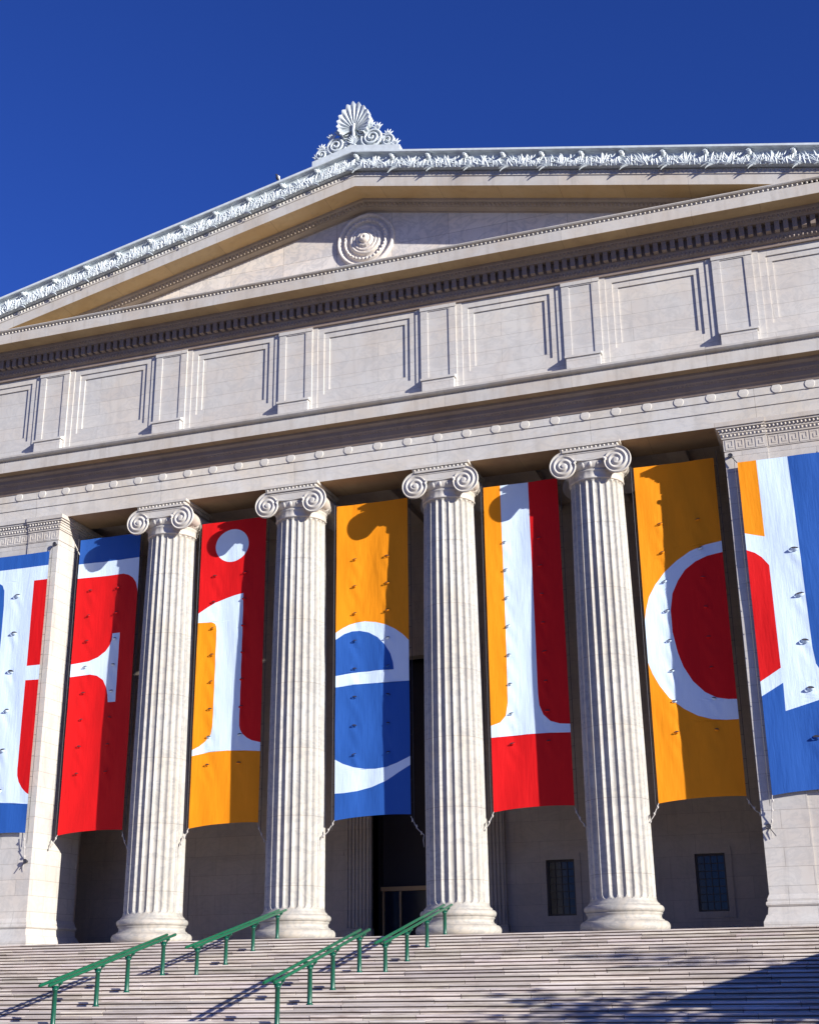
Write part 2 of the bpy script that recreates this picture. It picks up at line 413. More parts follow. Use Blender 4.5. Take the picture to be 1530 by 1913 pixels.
# sima (gutter) with acanthus relief and lion heads
sb = MB()
for x0, x1 in ((-LX, 0), (0, LX)):
    sb.prism([(-1.6, 28.97), (-2.10, 28.965), (-2.20, 28.98), (-2.29, 29.06), (-2.31, 29.18), (-2.29, 29.32), (-2.22, 29.42), (-2.21, 29.52), (-2.28, 29.59), (-2.42, 29.61), (-2.45, 29.63), (-2.45, 29.715), (-2.42, 29.735), (-1.6, 29.76)], x0, x1, SL)
SIM = sb.build('sima', TERRA, bld)
def leaf(mb, p, ang, L, wd, out, curl=.5, seg=5):
    # blade in XZ plane from p at angle, bulging outwards (-y)
    ca_, sa_ = cos(ang), sin(ang); vs = []
    for k in range(seg+1):
        t = k/seg; wv = wd*sin(pi*min(1, .12+t*.88))**.8 if t < 1 else 0
        a2 = ang+curl*t; l = L*t
        cx = p[0]+cos(a2)*l; cz = p[2]+sin(a2)*l; cy = p[1]-out*sin(pi*t*.8)-.01
        nx, nz = -sin(a2), cos(a2)
        vs += [(cx-nx*wv, cy+.02, cz-nz*wv), (cx, cy-.02, cz), (cx+nx*wv, cy+.02, cz+nz*wv)]
    fs = []
    for k in range(seg):
        b0 = 3*k
        fs += [(b0, b0+1, b0+4, b0+3), (b0+1, b0+2, b0+5, b0+4)]
    mb.add(vs, fs, 0, False)
lf = MB(); SP = 1.485
def motif(x, sg):
    zz = lambda xx: 28.965-SL*abs(xx)
    # central upright acanthus tuft and two scrolling sprays either side
    for j in range(7):
        a_ = radians(90+(j-3)*22); leaf(lf, (x+.74+(j-3)*.04, -2.29, zz(x+.74)+.0), a_, .52+.05*(j % 2), .055, .045, random.uniform(-.3, .3))
    for dx, dr in ((.28, 1), (1.2, -1)):
        for j in range(8):
            a_ = radians(90+dr*(-50+j*17)); leaf(lf, (x+dx, -2.29, zz(x+dx)+.02), a_, random.uniform(.36, .50), .05, .04, dr*.7)
    for j in range(24):
        xx = x+.03+j*.061; leaf(lf, (xx, -2.27-.012*(j % 3), zz(xx)+.0), radians(90+random.uniform(-25, 25)), random.uniform(.28, .50), .06, .05, random.uniform(-.6, .6), 4)
    for dx in (.42, 1.04):
        cx_, cz_ = x+dx, zz(x+dx)+.22; pts = []
        for q in range(15):
            th = q*.55; r = .15-.0085*q; pts.append((cx_+r*cos(th), -2.32-.003*q, cz_+r*sin(th)))
        lf.tube(pts, .022, 5)
xs_l = [.15+SP*k for k in range(12)]
xs_left = [-1.53-1.478*k for k in range(11)]
for x in xs_l: motif(x, 1)
for x in xs_left: motif(x, -1)
motif(.15-SP*0-1.60, 1)
lf.build('acanthus_relief', TERRA, bld)
def lion():
    m = MB()
    # mane ruff, skull, muzzle, ears, open jaw
    m.lathe([(.0, -.04), (.10, -.05), (.15, -.02), (.17, .05), (.16, .12)], axis='Y', n=14, rmod=lambda r, h, a: r*(1+.10*cos(7*a)))
    m.lathe([(.0, -.22), (.05, -.21), (.085, -.16), (.11, -.08), (.12, 0)], axis='Y', n=12, cz=.01)
    m.box(-.055, .055, -.28, -.18, -.035, .03); m.box(-.045, .045, -.255, -.16, -.085, -.055)
    for sx_ in (-1, 1): m.egg(sx_*.10, -.05, .11, .035, .05, .045, 5, 4)
    return m
L0 = None
for x in xs_l+xs_left:
    z_ = 29.45-SL*abs(x)
    if L0 is None: L0 = lion().build('lion_head', TERRA, bld, (x, -2.30, z_)); fixn(L0); L0.scale = (.78, .8, .8)
    else: c = L0.copy(); COL.objects.link(c); c.parent = bld; c.location = (x, -2.30, z_)

# medallion
md = MB()
def mr(r, h, a): return r
md.lathe([(1.22, .0), (1.22, -.07), (1.18, -.13), (1.12, -.14), (1.08, -.10), (1.05, .02), (.97, .03), (.93, -.05), (.90, -.12), (.84, -.13), (.80, -.02), (.70, .02),
          (.66, -.10), (.63, -.15), (.57, -.16), (.53, -.12)], axis='Y', n=56)
md.lathe([(.53, -.12), (.50, -.16), (.44, -.18), (.41, -.14), (.36, -.16), (.33, -.22), (.27, -.25), (.24, -.21), (.21, -.26), (.17, -.33), (.10, -.38), (.05, -.37), (.035, -.30), (0, -.28)], axis='Y', n=40,
         rmod=lambda r, h, a: r*(1+(.05*cos(14*a) if .3 < r < .5 else 0)))
for k in range(34):
    a_ = 2*pi*k/34; md.egg(.86*cos(a_), -.14, .86*sin(a_), .045, .04, .06, 4, 3)
mo = md.build('medallion', TYMP, bld, (-.05, -.70, 26.58)); fixn(mo); mo.scale = (1, 1, 1)

# acroterion on the ridge
acb = MB()
for x0, x1 in ((-1.72, 0), (0, 1.98)):
    acb.prism([(-2.40, 29.70), (-2.40, 29.98), (-2.36, 30.0), (-1.85, 30.0), (-1.85, 29.70)], x0, x1, SL)
AC = acb.build('acroterion', TERRA, bld)
ac = MB(); YA = -2.12
def spiral(cx_, cz_, R, turns, dr, start, r=.062):
    pts = []; n_ = int(turns*18)
    for q in range(n_+1):
        th = start+dr*q/n_*turns*2*pi; rr = R*(1-.9*q/n_); pts.append((cx_+rr*cos(th), YA-.04-.10*q/n_, cz_+rr*sin(th)))
    ac.tube(pts, [r*(1-.35*q/n_) for q in range(n_+1)], 7)
    ac.lathe([(R*.92, .02), (R*.9, -.02), (R*.3, -.05), (0, -.07)], cx=cx_, cy=YA, cz=cz_, axis='Y', n=20)
ZB = lambda x: 30.0-SL*abs(x)
spiral(.76, 30.30, .47, 2.6, 1, pi*.9); spiral(-.78, 30.26, .45, 2.6, -1, pi*.1)
spiral(.34, 30.74, .25, 2.0, 1, pi*.8, .045); spiral(-.34, 30.70, .25, 2.0, -1, pi*.2, .045)
spiral(1.42, 30.0, .31, 2.0, -1, pi, .05); spiral(-1.40, 29.98, .29, 2.0, 1, 0, .05)
for k in range(9):
    a_ = radians(90+(k-4)*15)
    ac.tube([(0+.05*(k-4), YA-.05, 29.98), (.05*(k-4)+cos(a_)*.25, YA-.12, 30.0+sin(a_)*.28), (.05*(k-4)+cos(a_)*.52, YA-.20, 30.0+sin(a_)*.52)], [.035, .045, .012], 6)
for cx_, cz_ in ((-.98, 30.78), (.98, 30.80), (1.42, 30.36), (-1.40, 30.33), (1.72, 29.86), (-.66, 30.95), (.68, 30.98), (-1.60, 29.95), (1.10, 30.20), (-1.10, 30.15)):
    for k in range(5):
        a_ = radians(90+(k-2)*28); ac.tube([(cx_, YA, cz_-.16), (cx_+cos(a_)*.15, YA-.08, cz_-.16+sin(a_)*.19), (cx_+cos(a_)*.27, YA-.04, cz_-.16+sin(a_)*.36)], [.045, .045, .01], 5)
ac.build('scroll', TERRA, AC)
pf = MB(); N_ = 17; tips = []
PC = Vector((.02, YA-.06, 30.84))
for k in range(N_):
    t = (k-(N_-1)/2)/((N_-1)/2); a_ = radians(90-t*122)
    L = 1.22*(1-.50*abs(t)**1.15); tips.append((.02+cos(a_)*L*.84, 30.84+sin(a_)*L*(.96 if abs(t) > .2 else 1.0), a_, L))
def shell(fr, da=0.0, a=0):
    # point on the concave shell at fraction fr of the blade; edge curls outwards to the front
    return fr
NR_ = 8; vs = []
SUB = 6
for k in range((N_-1)*SUB+1):
    i0 = min(k//SUB, N_-2); f_ = k/SUB-i0
    tx = tips[i0][0]*(1-f_)+tips[i0+1][0]*f_; tz = tips[i0][1]*(1-f_)+tips[i0+1][1]*f_
    ridge = abs(cos(pi*k/SUB))                        # 1 on a rib, 0 in the furrow
    ext = .93+.09*ridge**2
    for q in range(NR_+1):
        fr = q/NR_
        x_ = PC.x+(tx-PC.x)*fr*ext; z_ = PC.z+(tz-PC.z)*fr*ext
        yy = YA-.02-.10*fr-.12*fr**3-.12*ridge*sin(pi*min(1, fr*.8+.1))
        vs.append((x_, yy, z_))
w_ = NR_+1; nn = (N_-1)*SUB
pf.add(vs, [(i*w_+q, i*w_+q+1, (i+1)*w_+q+1, (i+1)*w_+q) for i in range(nn) for q in range(NR_)], 0, True)
# solid back of the shell
vb = [(v[0], YA+.16-.10*((v[2]-30.98)**2+(v[0])**2), v[2]) for v in vs]
pf.add(vb, [(i*w_+q, (i+1)*w_+q, (i+1)*w_+q+1, i*w_+q+1) for i in range(nn) for q in range(NR_)], 0, True)
rim = [vs[i*w_+NR_] for i in range(nn+1)]+[vb[i*w_+NR_] for i in range(nn+1)]
pf.add(rim, [(i, i+1, nn+2+i, nn+1+i) for i in range(nn)], 0, False)
pf.tube([(0, YA-.1, 30.40), (0, YA-.18, 30.75), (.02, YA-.16, 31.05)], [.08, .06, .07], 7)
pf.build('palmette', TERRA, AC)
bkp = MB(); bkp.add([(-1.5, YA+.06, 29.66), (1.7, YA+.06, 29.62), (1.2, YA+.06, 30.35), (.55, YA+.06, 30.95), (.0, YA+.06, 31.2), (-.55, YA+.06, 30.9), (-1.1, YA+.06, 30.3),
                     (-1.5, YA+.2, 29.66), (1.7, YA+.2, 29.62), (1.2, YA+.2, 30.35), (.55, YA+.2, 30.95), (.0, YA+.2, 31.2), (-.55, YA+.2, 30.9), (-1.1, YA+.2, 30.3)],
                    [(0, 1, 2, 3, 4, 5, 6), (13, 12, 11, 10, 9, 8, 7)]+[(i, (i+1) % 7+0, (i+1) % 7+7, i+7) for i in range(7)])
bkp.build('backing_slab', TERRA, AC)

# roof and body behind
rf = MB()
for x0, x1 in ((-LX, 0), (0, LX)):
    rf.add([(x0, -1.7, 29.7-SL*abs(x0)), (x1, -1.7, 29.7-SL*abs(x1)), (x1, 28, 29.7-SL*abs(x1)), (x0, 28, 29.7-SL*abs(x0))], [(0, 1, 2, 3)])
rf.build('roof', ROOFM, bld)
bd = MB()
bd.box(-XH, -XH+.6, -.6, 28, 16.41, 25.4); bd.box(XH-.6, XH, -.6, 28, 16.41, 25.4); bd.box(-XH, -XH+.6, 1.62, 28, -.1, 16.40); bd.box(XH-.6, XH, 1.62, 28, -.1, 16.40); bd.box(-XH, XH, 27.4, 28, -.0, 25.4)
bd.build('wall', STONE, bld)
# portico ceiling with beams
ce = MB(); ce.box(-XH+.6, XH-.6, .86, 7.5, 16.7, 17.0)
for x in (-11.2, -8.443, -5.69, -2.943, 0, 2.943, 5.69, 8.443, 11.2): ce.box(x-.35, x+.35, .86, 5.5, 16.42, 16.7)
ce.build('portico_ceiling', REAR, bld)

# piers (antae) with walls
def key(mb, x, z0, h, wd, y):
    # greek key unit as thin raised bars
    t = h*.13
    def b(xa, xb, za, zb): mb.box(x+xa*wd, x+xb*wd, y-.012, y+.01, z0+za*h, z0+zb*h)
    b(0, .12, 0, 1); b(.12, .88, .87, 1); b(.76, .88, .25, .87); b(.36, .76, .25, .38); b(.36, .48, .38, .64); b(.12, 1, 0, .11)
def pier(sg):
    # built for x>0 side then mirrored by sg
    F = lambda x0, x1: (x0, x1) if sg > 0 else (-x1, -x0)
    p = MB()
    x0, x1 = F(13.03, 14.45); p.box(x0, x1, -1.0, 2.05, .0, 15.36)
    x0, x1 = F(14.452, XH); p.box(x0, x1, -.96, 1.6, .0, 15.36)
    P = p.build('pier', STONE, bld)
    k = MB()
    # capital: necking with greek key, two egg rows, flaring top
    for (xa, xb, yf, yb) in ((13.03, 14.45, -1.0, 2.05), (14.452, XH, -.96, 1.6)):
        inn = .0 if xa > 14 else 1
        def ring(z0, z1, o0):
            a_, b_ = F(xa-o0*inn, xb); k.box(a_, b_, yf-o0, yb+o0, z0, z1)
        ring(15.362, 15.40, .0-.012); ring(15.402, 15.84, .012); ring(15.842, 15.90, .05); ring(15.902, 16.0, .07); ring(16.002, 16.09, .10)
        ring(16.092, 16.17, .13); ring(16.172, 16.245, .19); ring(16.247, 16.405, .24)
        xx = xa+.05
        while xx < xb-.3:
            a_, b_ = F(xx, xx+.3); key(k, a_, 15.44, .36, .30, yf-.012); xx += .335
        xx = xa
        while xx < xb:
            a_, b_ = F(xx, xx); k.egg(a_, yf-.075, 15.95, .040, .03, .042, 4, 3); k.egg(a_, yf-.135, 16.12, .048, .035, .055, 4, 3); xx += .13
    k.build('pier_capital', PLAIN, P)
    b = MB()
    for (xa, xb, yf, yb) in ((13.03, 14.45, -1.0, 2.05), (14.452, XH, -.96, 1.6)):
        inn = 1 if xa < 14 else 0
        prof = [(.0, .25), (.16, .25), (.30, .17), (.36, .14), (.38, .10), (.60, .06), (.62, .10), (.66, .125), (.71, .125), (.75, .10), (.76, .07), (.82, .08), (.86, .06), (.92, .03), (.96, .003)]
        def rect(z_, o_):
            if inn: return [(sg*(xa-o_), yf-o_, z_), (sg*xb, yf-o_, z_), (sg*xb, yb+o_, z_), (sg*(xa-o_), yb+o_, z_)]
            return [(sg*xa, yf-o_, z_), (sg*xb, yf-o_, z_), (sg*xb, yb+o_, z_), (sg*xa, yb+o_, z_)]
        vs = []; 
        for z_, o_ in prof: vs += rect(z_, o_*.9)
        b.add(vs, [(4*i+j, 4*i+(j+1) % 4, 4*i+4+(j+1) % 4, 4*i+4+j) for i in range(len(prof)-1) for j in range(4)])
    fixn(b.build('pier_base', STONE, P))
pier(1); pier(-1)
ip = MB(); ip.box(-15.2, -13.78, 2.95, 3.35, 0, 16.4); ip.box(-15.25, -13.70, 2.88, 3.40, 0, .42); ip.box(-15.23, -13.74, 2.91, 3.38, .42, .80); ip.build('inner_pier', REAR, bld)

# rear wall with doorway and windows
rw = MB(); YR = 5.5; DW = 2.1
wins = [(-10.72, 1.06), (-5.24, 1.06), (5.24, 1.06), (10.66, 1.06)]; WZ0, WZ1 = .84, 2.82
holes = sorted([(c-w_/2, c+w_/2) for c, w_ in wins])
rw.box(-XH, -DW, YR, YR+.6, WZ1, 16.7); rw.box(DW, XH, YR, YR+.6, WZ1, 16.7); rw.box(-DW, DW, YR, YR+.6, 11.0, 16.7)
xa = -XH
for h0, h1 in holes+[(None, None)]:
    pass
segs = [(-15.9, holes[0][0]), (holes[0][1], holes[1][0]), (holes[1][1], -DW), (DW, holes[2][0]), (holes[2][1], holes[3][0]), (holes[3][1], XH)]
for q0, q1 in segs: rw.box(q0, q1, YR, YR+.6, 0, WZ1)
for h0, h1 in holes: rw.box(h0, h1, YR, YR+.6, 0, WZ0)
rw.box(-XH, -DW-1.2, YR-.03, YR, 3.30, 3.42); rw.box(DW+1.2, XH, YR-.03, YR, 3.30, 3.42)
for h0, h1 in holes:
    for q0, q1, r0, r1 in ((h0-.22, h0, .62, 3.05), (h1, h1+.22, .62, 3.05), (h0, h1, WZ1, 3.05), (h0, h1, .62, WZ0)): rw.box(q0, q1, YR-.04, YR, r0, r1)
rw.build('rear_wall', REAR, bld)
W0 = None
for cx_, w_ in wins:
    if W0 is None:
        m = MB()
        h = w_/2
        m.box(-h, -h+.07, .12, .22, WZ0, WZ1); m.box(h-.07, h, .12, .22, WZ0, WZ1); m.box(-h+.07, h-.07, .12, .22, WZ0, WZ0+.07); m.box(-h+.07, h-.07, .12, .22, WZ1-.07, WZ1)
        W0 = m.build('window', BRONZE, bld, (cx_, YR, 0))
        m = MB(); m.box(-h+.07, h-.07, .19, .20, WZ0+.07, WZ1-.07); m.build('pane', GLASS, W0)
        m = MB()
        for q in range(1, 4): m.box(-h+.07+q*(w_-.14)/4-.012, -h+.07+q*(w_-.14)/4+.012, .14, .18, WZ0+.07, WZ1-.07)
        for q in range(1, 7): m.box(-h+.07, h-.07, .145, .175, WZ0+.07+q*(WZ1-WZ0-.14)/7-.012, WZ0+.07+q*(WZ1-WZ0-.14)/7+.012)
        m.build('grille', BRONZE, W0)
    else:
        c = copy_tree(W0, bld); c.location = (cx_, YR, 0)
# fluted door pilasters
dpl = None
for sx_ in (-1, 1):
    m = MB(); n_ = 7; w_ = 1.1
    m.box(-w_/2, w_/2, -.18, 0, 0, 12.6)
    for q in range(n_): m.box(-w_/2+.04+q*(w_-.08)/n_+.03, -w_/2+.04+(q+1)*(w_-.08)/n_-.03, -.23, -.18, .6, 11.8)
    m.box(-w_/2-.06, w_/2+.06, -.30, 0, 0, .55)
    m.build('door_pilaster', REAR, bld, (sx_*(DW+.56), YR, 0))
dr = MB(); dr.box(-DW, DW, YR+1.2, YR+1.3, 0, 11.0); dr.box(-DW-.3, -DW, YR, YR+1.3, 0, 11); dr.box(DW, DW+.3, YR, YR+1.3, 0, 11)
DO = dr.build('doorway', DARK, bld)
m = MB(); m.box(-DW, DW, YR+.9, YR+1.05, 1.98, 2.14)
for x in (-2.05, -1.35, -.05, .55, 1.35, 2.0): m.box(x, x+.07, YR+.92, YR+1.02, 0, 1.98)
m.build('door_frame', BRASS, DO)
m = MB(); m.box(-DW, DW, YR+1.06, YR+1.08, 0, 1.98); m.build('door_glass', GLASS, DO)
ins = MB(); ins.box(-XH, XH, 7.4, 7.5, 0, 16.7); ins.build('inner_wall', DARK, bld)

# ------------------------------------------------------------------ columns
def shaft_mesh():
    m = MB(); NF = 24; per = 10; NA = NF*per
    zb, zt = .98, 15.12; Rb, Rt = 1.045, .925
    zs = [0, .03, .06, .10, .14, .18]+[.5+i*(zt-zb-1.0)/14 for i in range(15)]
    zs += [zt-zb-q for q in (.20, .16, .12, .08, .05, .02, 0)]
    zs = sorted(set(round(v, 4) for v in zs))
    vs = []
    for h in zs:
        t = h/(zt-zb); R = Rb+(Rt-Rb)*t+.028*sin(pi*t)
        wf = 2*pi*R/NF
        for k in range(NA):
            ph = (k % per)/per                       # 0..1 in flute period
            u_ = (ph-.5)/.42
            if abs(u_) < 1:
                hr = wf*.42
                lo = max(0, hr-(h-.02))/hr; hi = max(0, hr-(zt-zb-.03-h))/hr
                s_ = 1-u_*u_-lo*lo-hi*hi
                d = .42*wf*sqrt(s_)*.66 if s_ > 0 else 0
            else: d = 0
            a_ = 2*pi*k/NA+.02; r = R-d
            vs.append((r*cos(a_), r*sin(a_), zb+h))
    n = len(zs)
    fs = [(i*NA+k, i*NA+(k+1) % NA, (i+1)*NA+(k+1) % NA, (i+1)*NA+k) for i in range(n-1) for k in range(NA)]
    m.add(vs, fs, 0, False)
    return m
def base_mesh():
    m = MB(); pr = [(1.36, .0)]
    for k in range(9): a_ = -pi/2+pi*k/8; pr.append((1.27+.15*cos(a_), .17+.17*sin(a_)))
    pr += [(1.25, .345), (1.25, .375), (1.19, .40), (1.165, .46), (1.17, .52), (1.21, .555), (1.21, .58)]
    for k in range(9): a_ = -pi/2+pi*k/8; pr.append((1.16+.105*cos(a_), .70+.115*sin(a_)))
    pr += [(1.14, .825), (1.14, .86), (1.09, .90), (1.06, .94), (1.05, .985)]
    m.lathe(pr, n=72); return m
def volute_face(m, sg, front):
    # spiral relief; centre x = sg*.94, z 15.60 ; theta from top going outwards
    cx_, cz_ = sg*.93, 15.61; R, P_, NT, NR = .56, .175, 72, 22
    Y0 = -1.06 if front else 1.06; dr = 1 if front else -1
    vs = []
    for i in range(NT+1):
        th = 2*pi*i/NT; Ro = R-P_*th/(2*pi)*.95
        for j in range(NR+1):
            r = Ro*(1-j/NR)
            ph = ((R-r)/P_-th/(2*pi)) % 1.0
            if r < .075: h = .075
            elif j == 0: h = .0
            else:
                v = abs(ph-.0) if ph < .5 else 1-ph        # 0 on the ridge
                h = .075 if v < .12 else .075-.06*sin(pi*min(1, (ph-.12)/.76))
            h += .05*max(0, 1-r/R)
            vs.append((cx_+sg*r*sin(th), Y0-dr*h, cz_+r*cos(th)))
    w_ = NR+1
    m.add(vs, [(i*w_+j, (i+1)*w_+j, (i+1)*w_+j+1, i*w_+j+1) for i in range(NT) for j in range(NR)], 0, True)
def capital_mesh():
    m = MB()
    # necking with anthemion relief
    m.lathe([(.925, 15.10), (.965, 15.11), (.975, 15.15), (.95, 15.18), (.95, 15.38), (.985, 15.40), (.985, 15.44), (.96, 15.455)], n=96,
            rmod=lambda r, h, a: r+(.022*max(0, cos(24*a)) if 15.17 < h < 15.39 else 0))
    # echinus with eggs
    m.lathe([(.96, 15.455), (1.02, 15.50), (1.07, 15.58), (1.10, 15.68), (1.10, 15.76)], n=96)
    for k in range(24):
        a_ = 2*pi*k/24; 
        c_, s_ = cos(a_), sin(a_); vs = []
        for jj in range(5):
            q = -pi/2+pi*jj/4
            for ii in range(5):
                b_ = pi*ii/4
                lx, ly, lz = -.085*cos(b_)*cos(q), .065*sin(b_)*cos(q), .11*sin(q)
                rr = 1.05+.02*(lz/.1)+ly; vs.append((rr*c_-lx*s_, rr*s_+lx*c_, 15.60+lz))
        m.add(vs, [(jj*5+ii, jj*5+ii+1, (jj+1)*5+ii+1, (jj+1)*5+ii) for jj in range(4) for ii in range(4)], 0, True)
    m.lathe([(0.2, 15.76), (1.05, 15.76)], n=24)
    # bolster (side rolls)
    for sg in (-1, 1):
        vs = []; NY, NT = 12, 40
        for i in range(NY+1):
            y_ = -1.06+2.12*i/NY; k_ = 1-.50*max(0, sin(pi*i/NY))**.45+(.04 if i in (5, 7) else 0)
            for j in range(NT+1):
                th = 2*pi*j/NT; Ro = (.56-.166*th/(2*pi))*k_
                vs.append((sg*.93+sg*Ro*sin(th), y_, 15.61+.56*(1-k_)*.6+Ro*cos(th)))
        w_ = NT+1
        m.add(vs, [(i*w_+j, i*w_+j+1, (i+1)*w_+j+1, (i+1)*w_+j) for i in range(NY) for j in range(NT)], 0, True)
        for fr in (True, False): volute_face(m, sg, fr)
    # canalis band between volutes with raised top and lower fillets
    for sy in (-1, 1):
        y0, y1 = (-1.07, -.2) if sy < 0 else (.2, 1.07)
        m.box(-.93, .93, y0, y1, 15.80, 16.165)
        yf0, yf1 = (-1.145, -1.07) if sy < 0 else (1.07, 1.145)
        m.box(-.95, .95, yf0, yf1, 16.10, 16.17)
        yf0, yf1 = (-1.09, -1.07) if sy < 0 else (1.07, 1.09)
        m.box(-.95, .95, yf0, yf1, 16.03, 16.06)
        pts = [(-.62+1.24*k/12, sy*1.10, 15.79-.05*sin(pi*k/12)) for k in range(13)]
        m.tube(pts, .035, 6)
        m.tube([(-.50, sy*1.12, 15.74), (-.56, sy*1.14, 15.66), (-.50, sy*1.16, 15.58)], [.06, .05, .01], 6); m.tube([(.50, sy*1.12, 15.74), (.56, sy*1.14, 15.66), (.50, sy*1.16, 15.58)], [.06, .05, .01], 6)
    # abacus
    m.box(-1.02, 1.02, -1.02, 1.02, 16.168, 16.30); m.box(-1.09, 1.09, -1.09, 1.09, 16.302, 16.40)
    for k in range(14):
        x = -.97+k*1.94/13
        for sy in (-1, 1):
            if sy < 0: m.egg(x, -1.03, 16.24, .055, .06, .055, 5, 3)
            m.box(x-.07, x-.062, -1.06 if sy < 0 else 1.02, -1.02 if sy < 0 else 1.06, 16.18, 16.30)
    return m
C0 = None
for x in CX:
    if C0 is None:
        C0 = shaft_mesh().build('column', SHAFT, bld, (x, 0, 0))
        base_mesh().build('base', SHAFT, C0)
        cp = capital_mesh().build('capital', PLAIN, C0); fixn(cp)
    else:
        c = copy_tree(C0, bld); c.location = (x, 0, 0); c.rotation_euler = (0, 0, 0)

# ------------------------------------------------------------------ banners
def banner_cloth(layers, y, disp, name):
    """Cut the cloth into an exact patchwork: horizontal bands, each split where a colour edge crosses it."""
    zs = set()
    allz = [p[1] for _, pls in layers for pl in pls for p in pl]
    z0, z1 = min(allz), max(allz)
    n = int((z1-z0)/.1); zs = sorted([z0+(z1-z0)*k/n for k in range(n+1)]+allz)
    zz = [zs[0]]
    for z in zs[1:]:
        if z-zz[-1] > .004: zz.append(z)
    names = []; verts = []; faces = []; mis = []; cache = {}
    def vid(x, z):
        k = (round(x, 4), round(z, 4))
        if k not in cache:
            dy, dz = disp(x, z); cache[k] = len(verts); verts.append((x, y+dy, z+dz))
        return cache[k]
    for za, zb in zip(zz[:-1], zz[1:]):
        zm = (za+zb)/2; cr = []
        for _, pls in layers:
            for pl in pls:
                for i in range(len(pl)):
                    (xa, ya_), (xb, yb_) = pl[i], pl[(i+1) % len(pl)]
                    if (ya_ > zm) != (yb_ > zm):
                        f = lambda z, xa=xa, ya_=ya_, xb=xb, yb_=yb_: xa+(xb-xa)*min(1, max(0, (z-ya_)/(yb_-ya_)))
                        cr.append((f(zm), f(za), f(zb)))
        cr.sort(); spans = []
        for c0, c1 in zip(cr[:-1], cr[1:]):
            if c1[0]-c0[0] < 1e-4: continue
            xm = (c0[0]+c1[0])/2; col = None
            for cn, pls in layers:
                for pl in pls:
                    if in_poly(xm, zm, pl): col = cn
            if col is None: continue
            if spans and spans[-1][2] == col and abs(spans[-1][1][0]-c0[0]) < 1e-3: spans[-1][1] = c1
            else: spans.append([c0, c1, col])
        for c0, c1, col in spans:
            if col not in names: names.append(col)
            k = max(1, int(math.ceil((c1[0]-c0[0])/.09)))
            for j in range(k):
                t0, t1 = j/k, (j+1)/k
                q = [vid(c0[1]+(c1[1]-c0[1])*t0, za), vid(c0[1]+(c1[1]-c0[1])*t1, za), vid(c0[2]+(c1[2]-c0[2])*t1, zb), vid(c0[2]+(c1[2]-c0[2])*t0, zb)]
                q2 = [v for i_, v in enumerate(q) if v not in q[:i_]]
                if len(q2) > 2: faces.append(q2); mis.append(names.index(col))
    me = bpy.data.meshes.new(name); me.from_pydata(verts, [], faces)
    for c in names: me.materials.append(CL[c])
    me.polygons.foreach_set('material_index', mis); me.polygons.foreach_set('use_smooth', [True]*len(faces))
    me.validate(); me.update(); return me
def smooth_poly(pts, closed=True, n=3):
    out = []; L = len(pts)
    for i in range(L if closed else L-1):
        p0, p1, p2, p3 = pts[(i-1) % L] if closed or i > 0 else pts[0], pts[i], pts[(i+1) % L], pts[(i+2) % L] if closed or i+2 < L else pts[-1]
        for k in range(n):
            t = k/n
            out.append(tuple(.5*((2*p1[j])+(-p0[j]+p2[j])*t+(2*p0[j]-5*p1[j]+4*p2[j]-p3[j])*t*t+(-p0[j]+3*p1[j]-3*p2[j]+p3[j])*t**3) for j in (0, 1)))
    if not closed: out.append(pts[-1])
    return out
def in_poly(x, z, pl):
    c = False; j = len(pl)-1
    for i in range(len(pl)):
        if (pl[i][1] > z) != (pl[j][1] > z) and x < (pl[j][0]-pl[i][0])*(z-pl[i][1])/(pl[j][1]-pl[i][1])+pl[i][0]: c = not c
        j = i
    return c
